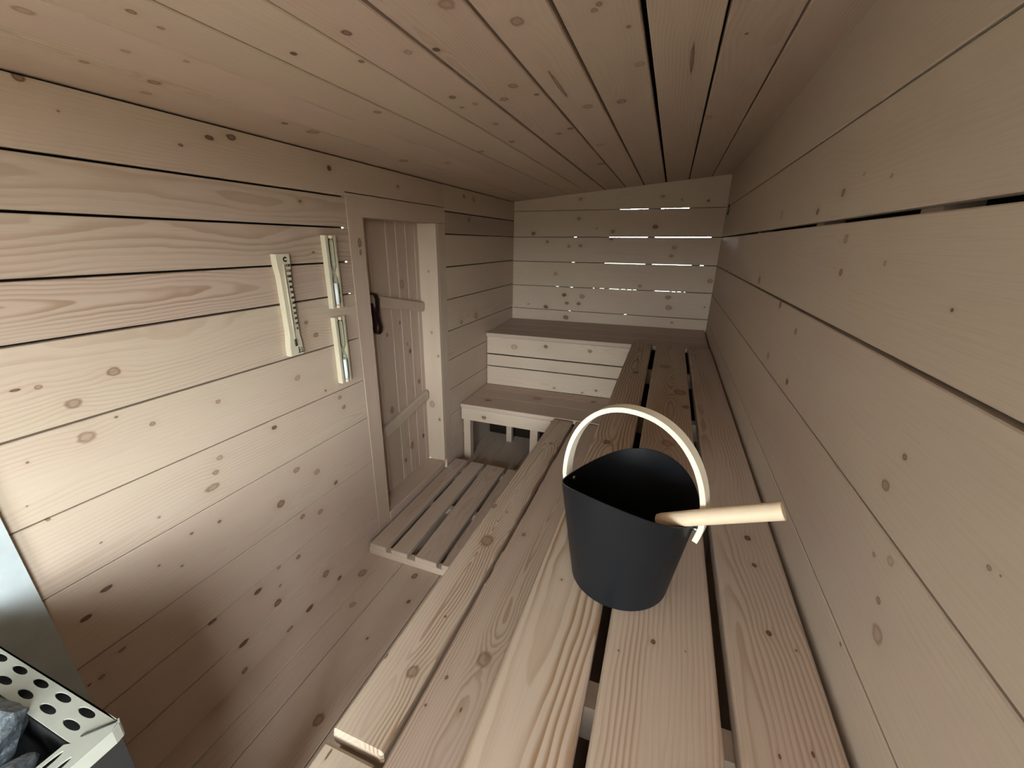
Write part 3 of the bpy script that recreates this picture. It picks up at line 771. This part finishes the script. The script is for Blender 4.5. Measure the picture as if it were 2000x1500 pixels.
def sand_timer(zt, zb_, label, fill):
    t_ = empty('sand_timer', (XL, 1.388, zb_))
    tag(t_, label, 'sand timer', 'sand timers beside the door')
    y0, y1 = 1.358, 1.416
    # a channel-shaped holder: two cheeks and a back
    boxes('holder_cheek', [(XL + .001, XL + .024, y0, y0 + .013, zb_, zt)], ASPEN, t_)
    boxes('holder_cheek', [(XL + .001, XL + .024, y1 - .009, y1, zb_, zt)], ASPEN, t_)
    boxes('holder_back', [(XL + .001, XL + .010, y0 + .013, y1 - .009, zb_, zt)], ASPEN, t_)
    yc, xc = (y0 + .013 + y1 - .009) / 2, XL + .0225
    prof_, H = [], zt - zb_
    zz = zb_ + .010
    for k in range(25):
        f = k / 24
        d = abs(f - .5) * 2
        r = .0018 + .0085 * min(1, max(0, (d - .02) / .17)) ** .8
        if f < .03 or f > .97: r *= .75
        prof_.append((zb_ + .012 + (H - .024) * f, r))
    nn = 14
    vs = [(xc + r * math.cos(2 * math.pi * i / nn), yc + r * math.sin(2 * math.pi * i / nn), z) for (z, r) in prof_ for i in range(nn)]
    fs = [(k * nn + i, k * nn + (i + 1) % nn, (k + 1) * nn + (i + 1) % nn, (k + 1) * nn + i) for k in range(24) for i in range(nn)]
    fs += [tuple(range(nn)), tuple(24 * nn + i for i in range(nn))]
    gt = obj('glass_tube', vs, fs, GLASS, t_, smooth=True)
    cyl('sand', (xc, yc, zb_ + .014), (xc, yc, zb_ + .014 + (H - .03) * fill), .0088, .0088, SAND, gt)
    for z in (zb_ + .006, zt - .006):
        cyl('end_cap', (xc - .001, yc, z - .006), (xc - .001, yc, z + .006), .0085, .0085, BEECH, gt)
sand_timer(FZ + .008, FZ - .279, 'upper sand timer in a pale wooden holder beside the door frame', .34)
sand_timer(FZ - .317, FZ - .606, 'lower sand timer in a pale wooden holder beside the door frame', .35)

# ------------------------------------------------------------------ bucket and ladle
BC = Vector((-.0213, .7257, ZU + .001))
R0, R1, BH, A2, T2 = .0962, .1300, .2144, -.0240, -.344
bk = empty('sauna_bucket', BC)
tag(bk, 'matt black sauna bucket with bent wooden handle standing on the upper bench', 'bucket')
n, rows = 72, 10
vs, fs = [], []
def shell(off, zoff):
    out = []
    for k in range(rows + 1):
        for i in range(n):
            t_ = 2 * math.pi * i / n
            zr = BH + A2 * math.cos(2 * (t_ - T2)) + .008 * math.cos(t_ + 1.72)
            z = zoff + (zr - zoff) * k / rows
            r = R0 + (R1 - R0) * z / BH - off
            out.append(BC + Vector((r * math.cos(t_), r * math.sin(t_), z)))
    return out
vo, vi = shell(0, 0), shell(.0022, .004)
vs = vo + vi
o2 = len(vo)
for k in range(rows):
    for i in range(n):
        j = (i + 1) % n
        fs.append((k * n + i, k * n + j, (k + 1) * n + j, (k + 1) * n + i))
        fs.append((o2 + k * n + i, o2 + (k + 1) * n + i, o2 + (k + 1) * n + j, o2 + k * n + j))
for i in range(n):
    j = (i + 1) % n
    fs.append((rows * n + i, rows * n + j, o2 + rows * n + j, o2 + rows * n + i))
fs.append(tuple(range(n)))
fs.append(tuple(o2 + i for i in range(n)))
bd = obj('body', vs, fs, BLACK, bk)
nq = rows * n * 2
for i, p in enumerate(bd.data.polygons): p.use_smooth = i < nq
for ed in bd.data.edges:
    a_, b_ = ed.vertices
    top = lambda q: (q % o2) >= rows * n
    bot = lambda q: (q % o2) < n
    if (top(a_) and top(b_)) or (bot(a_) and bot(b_)): ed.use_edge_sharp = True
E1 = Vector((math.cos(T2), math.sin(T2), 0)); E2 = Vector((-math.sin(T2), math.cos(T2), 0))
# bent wooden bail
hp = []
ha, hz0, hb = .1345, .188, .172
for i in range(41):
    a = math.pi * i / 40
    ca, sa = math.cos(a), math.sin(a)
    hp.append((ha * math.copysign(abs(ca) ** .92, ca), hz0 + hb * sa ** .95))
hp = [(ha - .006, hz0 - .030), (ha - .002, hz0 - .012)] + hp + [(-ha + .002, hz0 - .012), (-ha + .006, hz0 - .030)]
vs, fs = [], []
for i, (e_, z) in enumerate(hp):
    a, b = hp[max(0, i - 1)], hp[min(len(hp) - 1, i + 1)]
    tx, tz = b[0] - a[0], b[1] - a[1]
    l = math.hypot(tx, tz)
    nx, nz = tz / l, -tx / l          # outward
    for (s_, w_) in ((-.0005, -.012), (.0088, -.012), (.0088, .012), (-.0005, .012)):
        vs.append(BC + E1 * (e_ + nx * s_) + Z * (z + nz * s_) + E2 * w_)
for i in range(len(hp) - 1):
    for j in range(4):
        k = (j + 1) % 4
        fs.append((i * 4 + j, i * 4 + k, i * 4 + 4 + k, i * 4 + 4 + j))
fs += [(0, 1, 2, 3), tuple(len(vs) - 4 + j for j in range(4))]
bail = obj('handle', vs, fs, BIRCH, bk)
bail['label'] = 'bent pale wooden handle'
for s_ in (-1, 1):
    p = BC + E1 * (s_ * .1235) + Z * .176
    cyl('rivet', p - E1 * s_ * .004, p + E1 * s_ * .013, .0045, .0045, CHROME, bail)

ldl = empty('ladle', BC + Vector((.02, 0, .02)))
tag(ldl, 'wooden handled ladle leaning out of the black bucket', 'ladle')
A, B = Vector((.0335, .668, FZ - .464)), Vector((.203, .630, FZ - .372))
d = (B - A).normalized()
a_ = d.orthogonal().normalized(); b_ = d.cross(a_)
vs, fs, nn = [], [], 20
L_ = (B - A).length
for (s_, r) in ((0, .007), (.003, .0110), (.012, .0125), (.06, .0132), (L_ - .001, .0140), (L_, .0135)):
    for i in range(nn):
        t_ = 2 * math.pi * i / nn
        vs.append(A + d * s_ + (a_ * math.cos(t_) + b_ * math.sin(t_)) * r)
for k in range(5):
    for i in range(nn):
        j = (i + 1) % nn
        fs.append((k * nn + i, k * nn + j, (k + 1) * nn + j, (k + 1) * nn + i))
fs += [tuple(range(nn)), tuple(5 * nn + i for i in range(nn))]
lh = obj('handle', vs, fs, BEECH, ldl)
for p in lh.data.polygons: p.use_smooth = len(p.vertices) == 4
q = BC + Vector((-.02, .0, .055))
cyl('stem', A + d * .01, q + Vector((.035, 0, .03)), .005, .005, BLACK, ldl)
vs, fs = [], []
for (r, z) in ((.036, -.048), (.040, .02), (.0385, .02), (.0345, -.045)):
    for i in range(24):
        t_ = 2 * math.pi * i / 24
        vs.append(q + Vector((r * math.cos(t_), r * math.sin(t_), z)))
for k in range(3):
    for i in range(24):
        j = (i + 1) % 24
        fs.append((k * 24 + i, k * 24 + j, (k + 1) * 24 + j, (k + 1) * 24 + i))
fs += [tuple(range(24)), tuple(72 + i for i in range(24))]
obj('cup', vs, fs, BLACK, ldl)

# ------------------------------------------------------------------ heater with guard and stones
HX0, HX1, HY0, HY1, HZ = -1.225, -.742, -.34, .212, FZ - .75
ht = empty('sauna_heater', (-1.0, -.06, 0))
tag(ht, 'sauna heater with cream perforated top rim in front of the cement panel', 'heater')
ix0, ix1, iy0, iy1 = HX0 + .05, HX1 - .045, HY0 + .05, HY1 - .047
boxes('body', [(HX0 + .005, ix0, HY0 + .005, HY1 - .005, .09, HZ - .012), (ix1, HX1 - .005, HY0 + .005, HY1 - .005, .09, HZ - .012),
               (ix0, ix1, HY0 + .005, iy0, .09, HZ - .012), (ix0, ix1, iy1, HY1 - .005, .09, HZ - .012), (ix0, ix1, iy0, iy1, .09, HZ - .16)], HEATB, ht)
for x in (HX0 + .05, HX1 - .08):
    for y in (HY0 + .05, HY1 - .08):
        boxes('foot', [(x, x + .03, y, y + .03, 0.001, .091)], HEATB, ht)
# perforated rim: cells with slotted holes
vs, fs = [], []
def quad(a, b, c, d):
    k = len(vs); vs.extend([a, b, c, d]); fs.append((k, k + 1, k + 2, k + 3))
def cell(x0, x1, y0, y1, hx, hy):
    cx_, cy_ = (x0 + x1) / 2, (y0 + y1) / 2
    m = 24
    k = len(vs)
    for i in range(m):
        a = 2 * math.pi * i / m
        c, s_ = math.cos(a), math.sin(a)
        vs.append((cx_ + hx * c, cy_ + hy * s_, HZ))
    for i in range(m):
        a = 2 * math.pi * i / m
        c, s_ = math.cos(a), math.sin(a)
        sx, sy = (x1 - x0) / 2, (y1 - y0) / 2
        q_ = max(abs(c), abs(s_))
        vs.append((cx_ + sx * c / q_ if abs(c) >= abs(s_) else cx_ + sx * c / q_, cy_ + sy * s_ / q_, HZ))
    for i in range(m):
        j = (i + 1) % m
        fs.append((k + i, k + j, k + m + j, k + m + i))
px = .0667
xh = [-.812 - px * i for i in range(6)]
for x in xh:
    cell(x - px / 2, x + px / 2, .190, .2105, .0205, .0056)
    cell(x - px / 2, x + px / 2, .1715, .190, .0205, .0056)
xe = xh[-1] - px / 2
quad((HX0, .1715, HZ), (xe, .1715, HZ), (xe, HY1, HZ), (HX0, HY1, HZ))
quad((xe, .2105, HZ), (-.812 + px / 2, .2105, HZ), (-.812 + px / 2, HY1, HZ), (xe, HY1, HZ))
quad((xe, .165, HZ), (-.812 + px / 2, .165, HZ), (-.812 + px / 2, .1715, HZ), (xe, .1715, HZ))
# right side of the rim with slots along Y
yh = [.135 - .05 * i for i in range(8)]
for y in yh:
    cell(-.787, -.766, y - .025, y + .025, .0045, .020)
    cell(-.766, -.745, y - .025, y + .025, .0045, .020)
quad((-.787, .160, HZ), (HX1, .160, HZ), (HX1, .198, HZ), (-.7787, .165, HZ))
quad((-.7787, .165, HZ), (HX1, .198, HZ), (HX1 - .006, .2095, HZ), (-.7787, HY1, HZ))
quad((-.745, HY0, HZ), (HX1, HY0, HZ), (HX1, .160, HZ), (-.745, .160, HZ))
quad((HX0, HY0, HZ), (HX0 + .045, HY0, HZ), (HX0 + .045, .1715, HZ), (HX0, .1715, HZ))
quad((HX0 + .045, HY0, HZ), (-.745, HY0, HZ), (-.745, yh[-1] - .025, HZ), (HX0 + .045, yh[-1] - .025, HZ))
# folded lip round the outside
lip = [(HX0, HY0), (HX0, HY1), (HX1 - .012, HY1), (HX1 - .003, HY1 - .004), (HX1, HY1 - .014), (HX1, HY0)]
for i in range(len(lip)):
    a, b = lip[i], lip[(i + 1) % len(lip)]
    quad((a[0], a[1], HZ), (b[0], b[1], HZ), (b[0], b[1], HZ - .028), (a[0], a[1], HZ - .028))
rim = obj('perforated_rim', vs, fs, CREAM, ht)
sm = rim.modifiers.new('thickness', 'SOLIDIFY'); sm.thickness = .0025
cyl('fold_seam', (-.776, .176, HZ + .0012), (-.750, .2085, HZ + .0012), .0014, .0014, INK, rim, 8)
rim['label'] = 'cream perforated metal rim'

rs_ = random.Random(5)
spots = [(-.945, .100, .072, .820), (-.866, .005, .042, .800), (-.832, .108, .030, .800), (-1.085, .100, .050, .805), (-.985, -.050, .050, .800), (-1.115, -.010, .048, .800),
         (-.850, -.115, .050, .800), (-.975, -.170, .050, .800), (-1.095, -.135, .048, .800), (-.850, -.225, .040, .800), (-1.085, -.240, .040, .800)]
names = ['large pale grey sauna stone close to the far side of the cream heater rim', 'mid-sized sauna stone in front of the large pale stone in the heater', 'small dark sauna stone wedged into the inner corner of the cream heater rim', 'sauna stone at the cement panel end of the heater']
for i, (x, y, r, zc_) in enumerate(spots):
    bm = bmesh.new()
    bmesh.ops.create_icosphere(bm, subdivisions=3, radius=1.0)
    off = Vector((rs_.uniform(0, 50), rs_.uniform(0, 50), 0))
    sx, sy, sz = r * rs_.uniform(.95, 1.15), r * rs_.uniform(.85, 1.05), r * rs_.uniform(.62, .8)
    for v in bm.verts:
        nn = v.co.normalized()
        k = 1 + .30 * noise.noise(nn * 1.3 + off) + .10 * noise.noise(nn * 3.5 + off)
        # a few flat facets
        for f_ in (Vector((.4, .2, .9)), Vector((-.7, .5, .5)), Vector((.8, -.5, .3)), Vector((-.3, -.8, .5))):
            f_ = f_.normalized()
            dd = nn.dot(f_) * k
            if dd > .80: k *= .80 / dd
        v.co = Vector((nn.x * sx, nn.y * sy, nn.z * sz)) * k
    me = bpy.data.meshes.new('sauna_stone')
    bm.to_mesh(me); bm.free()
    me.materials.append(STONE)
    o = bpy.data.objects.new('sauna_stone', me)
    COL.objects.link(o)
    o.location = (x, y, zc_)
    o.rotation_euler = (0, 0, rs_.uniform(0, 6))
    tag(o, names[i] if i < len(names) else 'rough dark grey stone in the near half of the sauna heater', 'stone', 'stones in the sauna heater')
